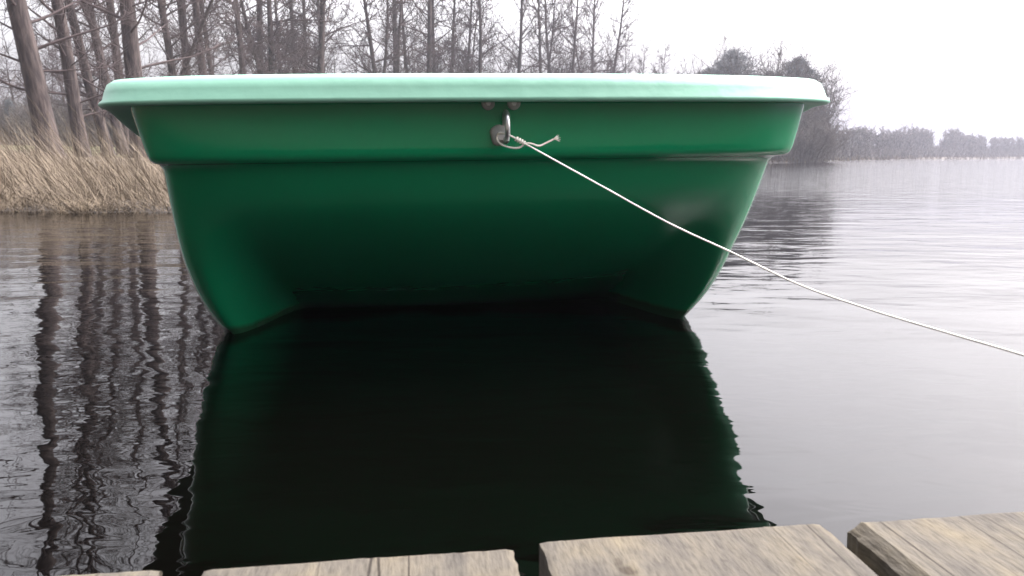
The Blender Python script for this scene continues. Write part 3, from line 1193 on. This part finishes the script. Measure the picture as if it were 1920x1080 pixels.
for i, (px, k) in enumerate([(1292, 2.7), (1330, 3.0), (1404, 3.3), (1436, 3.5), (1456, 3.6), (1362, 3.9), (1384, 3.5), (1482, 3.0)]):
    o = sh0.copy()
    COL.objects.link(o)
    D = 63 + 1.3 * (i % 3)
    x = at_px(px, D)
    o.location = (x, D, land_at(x, D))
    o.scale = (k * .75, k * .75, k)
    o.rotation_euler = (0, 0, i * 1.1)
    tag(o, 'tall leafless thicket bush filling in between the dark trees on the point', 'shrub', 'tall thicket bushes on the point')
for px, D, k, lab in [(1492, 57, 1.7, 'brown leafless shrub under the rim\'s right corner, left of the far wood'),
                      (1510, 60, 1.35, 'lower brown shrub at the right end of the point, against the far wood')]:
    o = sh0.copy()
    COL.objects.link(o)
    x = at_px(px, D)
    o.location = (x, D, land_at(x, D))
    o.scale = (k * 1.2, k * 1.2, k)
    tag(o, lab, 'shrub', 'shrubs at the tip of the point')

# ------------------------------------------------------------ far wood on the right (one mass)
rw = random.Random(21)
FW = Geo()
n_far = 0
for i in range(520):
    px = rw.uniform(1480, 2250)
    yb = np.interp(px, [1400, 1480, 1540, 1620, 1720, 1920, 2300], [62, 72, 84, 110, 146, 190, 250])
    D = yb + rw.uniform(4, 26) * (D_ := yb / 110)
    if 1736 < px < 1752 and rw.random() < .85: continue
    hpx = np.interp(px, [1480, 1560, 1600, 1660, 1700, 1735, 1755, 1770, 1800, 1830, 1920, 2300],
                    [62, 57, 50, 46, 50, 47, 40, 51, 41, 34, 31, 26]) * rw.uniform(.72, 1.03)
    x = at_px(px, D)
    Ht = hpx / 1500 * D
    z0 = land_at(x, D) - .1
    tr_ = .15 * D / 130
    pts, rd = grow(FW, (x, D, z0), (rw.uniform(-.06, .06), 0, 1), Ht, tr_, tr_ * .25, 5, rw, .05, .05, 4)
    for b_ in range(20):
        u = rw.uniform(.2, 1) * 5
        j = min(int(u), 4)
        p = pts[j].lerp(pts[j + 1], u - j)
        a_ = rw.uniform(0, 6.283)
        bp_, _ = grow(FW, p, (math.cos(a_), math.sin(a_), rw.uniform(.3, 1.4)), Ht * rw.uniform(.12, .28), .075 * D / 130, .03, 3, rw, .05, .2, 3)
        for c_ in range(3):
            grow(FW, bp_[rw.randrange(1, 4)], (rw.uniform(-1, 1), rw.uniform(-1, 1), rw.uniform(0, 1.2)), Ht * rw.uniform(.06, .14), .055 * D / 130, .025, 2, rw, 0, .2, 3)
    for b_ in range(26):  # undergrowth
        xx, dd = x + rw.uniform(-2.4, 2.4), D + rw.uniform(-3, 3)
        grow(FW, (xx, dd, z0), (rw.uniform(-.6, .6), rw.uniform(-.6, .6), 1), Ht * rw.uniform(.3, .68), .07 * D / 130, .02, 3, rw, 0, .25, 3)
fw = FW.build('far_wood', M_SHRUB)
tag(fw, 'hazy grey bare wood along the far shore at the right', 'wood', None, 'stuff')

# ------------------------------------------------------------ reeds and sedge
def blades(name, mat, items):
    """items: (x, y, z, height, lean_x, lean_y, width, bend)"""
    V, F = [], []
    for (x, y, z, h, lx, ly, wd, bend) in items:
        n0 = len(V)
        a_ = rng.uniform(0, math.pi)
        cx, cy = math.cos(a_) * wd / 2, math.sin(a_) * wd / 2
        for k, t_ in enumerate((0, .4, .75, 1.0)):
            bx = x + lx * h * (t_ + bend * t_ * t_)
            by = y + ly * h * (t_ + bend * t_ * t_)
            bz = z + h * (t_ - .35 * bend * t_ * t_)
            q = (1 - t_ * .8)
            V.append((bx - cx * q, by - cy * q, bz))
            V.append((bx + cx * q, by + cy * q, bz))
        for k in range(3):
            F.append((n0 + 2 * k, n0 + 2 * k + 1, n0 + 2 * k + 3, n0 + 2 * k + 2))
    return mesh_obj(name, V, F, mat, smooth=False)


def strip(n_, px0, px1, D0, D1, smin, smax):
    px = rng.uniform(px0, px1, n_)
    D = rng.uniform(D0, D1, n_)
    P = np.stack([(px - 960) / 1500 * D, D], 1)
    s = shore_dist(P)
    k = (s > smin) & (s < smax)
    return P[k], s[k]


def clumpy(P, sc, thr):
    v = np.sin(P[:, 0] * sc + 1.3 * np.sin(P[:, 1] * sc * .7)) + np.sin(P[:, 1] * sc * 1.2 + 2 * np.sin(P[:, 0] * sc * .6))
    return v > thr


items = []
P, s = strip(56000, -420, 640, 5.8, 15, -.16, 9)
for (x, y), si in zip(P, s):
    h = (0.17 + .03 * min(si, 6)) * rng.uniform(.35, 1.2) * (1 + .32 * math.sin(x * 2.9 + 1.7 * math.sin(y * 2.3)) + .2 * math.sin(y * 4.1 + x * 7.3))
    items.append((x, y, max(float(land_z(si)), -.03) - .02, h, rng.normal(-.22, .5), rng.normal(0, .3), rng.uniform(.004, .009), rng.uniform(.1, .9)))
rd_ = blades('reed_bed', M_REED, items)
tag(rd_, 'dry straw-coloured reeds and grass along the left bank', 'reeds', None, 'stuff')
items = []
P, s = strip(34000, -420, 640, 5.7, 13, -.3, 5)
k = clumpy(P, 2.6, .1)
for (x, y), si in zip(P[k], s[k]):
    h = (0.10 + .03 * min(si, 5)) * rng.uniform(.5, 1.2)
    items.append((x, y, max(float(land_z(si)), -.03) - .02, h, rng.normal(-.15, .6), rng.normal(0, .5), rng.uniform(.004, .008), rng.uniform(.4, 1.2)))
for k in range(26):
    cx_, ang_ = rng.uniform(-5.8, -2.3), 0
    cy_ = float(np.interp(cx_, [-12, -4.2, -2.75, -2.2], [5.7, 6.25, 6.35, 7.2])) - rng.uniform(-.1, .28)
    for q in range(int(rng.uniform(20, 70))):
        items.append((cx_ + rng.normal(0, .07), cy_ + rng.normal(0, .05), -.04, rng.uniform(.08, .26), rng.normal(0, .75), rng.normal(-.2, .5), rng.uniform(.004, .007), rng.uniform(.3, 1.3)))
sg = blades('sedge_tussocks', M_REED2, items)
tag(sg, 'brown matted sedge between the reeds at the water\'s edge', 'sedge', None, 'stuff')
items = []
P, s = strip(3400, -420, 560, 6.3, 13, .1, 6)
for (x, y), si in zip(P, s):
    h = rng.uniform(.36, .9)
    items.append((x, y, float(land_z(si)) - .02, h, rng.normal(-.5, .3), rng.normal(0, .2), rng.uniform(.005, .008), rng.uniform(-.05, .2)))
st = blades('reed_stalks', M_REED, items)
tag(st, 'tall thin reed stalks leaning left above the reed bed', 'reeds', None, 'stuff')
items = []
P, s = strip(40000, 560, 2000, 16, 190, -.3, 3.2)
for (x, y), si in zip(P, s):
    h = rng.uniform(.2, .5) * (1 + y / 160)
    items.append((x, y, max(float(land_z(si)), -.03) - .05, h, rng.normal(-.2, .3), 0, rng.uniform(.02, .04) * (1 + y / 60), .2))
sr = blades('shore_reeds', M_REED, items)
tag(sr, 'pale strip of dry reeds along the far waterline', 'reeds', None, 'stuff')
# thin dead grass under the trees
items = []
P, s = strip(26000, -300, 760, 13, 36, 5, 30)
for (x, y), si in zip(P, s):
    h = rng.uniform(.05, .14)
    items.append((x, y, float(land_z(si)) - .03, h, rng.normal(-.2, .5), rng.normal(0, .4), rng.uniform(.012, .024), rng.uniform(0, .6)))
gr_ = blades('dead_grass', M_REED2, items)
tag(gr_, 'thin dead grass under the trees on the left bank', 'grass', None, 'stuff')

# ------------------------------------------------------------ haze
HZ = 24.0
hb = [(-900, -900, -2.6), (900, -900, -2.6), (900, 900, -2.6), (-900, 900, -2.6), (-900, -900, HZ), (900, -900, HZ), (900, 900, HZ), (-900, 900, HZ)]
hz = mesh_obj('haze', hb, [(0, 3, 2, 1), (4, 5, 6, 7), (0, 1, 5, 4), (1, 2, 6, 5), (2, 3, 7, 6), (3, 0, 4, 7)], bpy.data.materials.new('pale_haze'), smooth=False)
tag(hz, 'pale winter haze over the lake', 'haze', None, 'stuff')
m = hz.data.materials[0]
m.use_nodes = True
n = m.node_tree
n.nodes.clear()
o_ = n.nodes.new('ShaderNodeOutputMaterial')
v_ = n.nodes.new('ShaderNodeVolumePrincipled')
v_.inputs['Color'].default_value = (0.46, 0.47, 0.54, 1)
v_.inputs['Density'].default_value = 0.0017
v_.inputs['Anisotropy'].default_value = 0.2
n.links.new(v_.outputs[0], o_.inputs['Volume'])
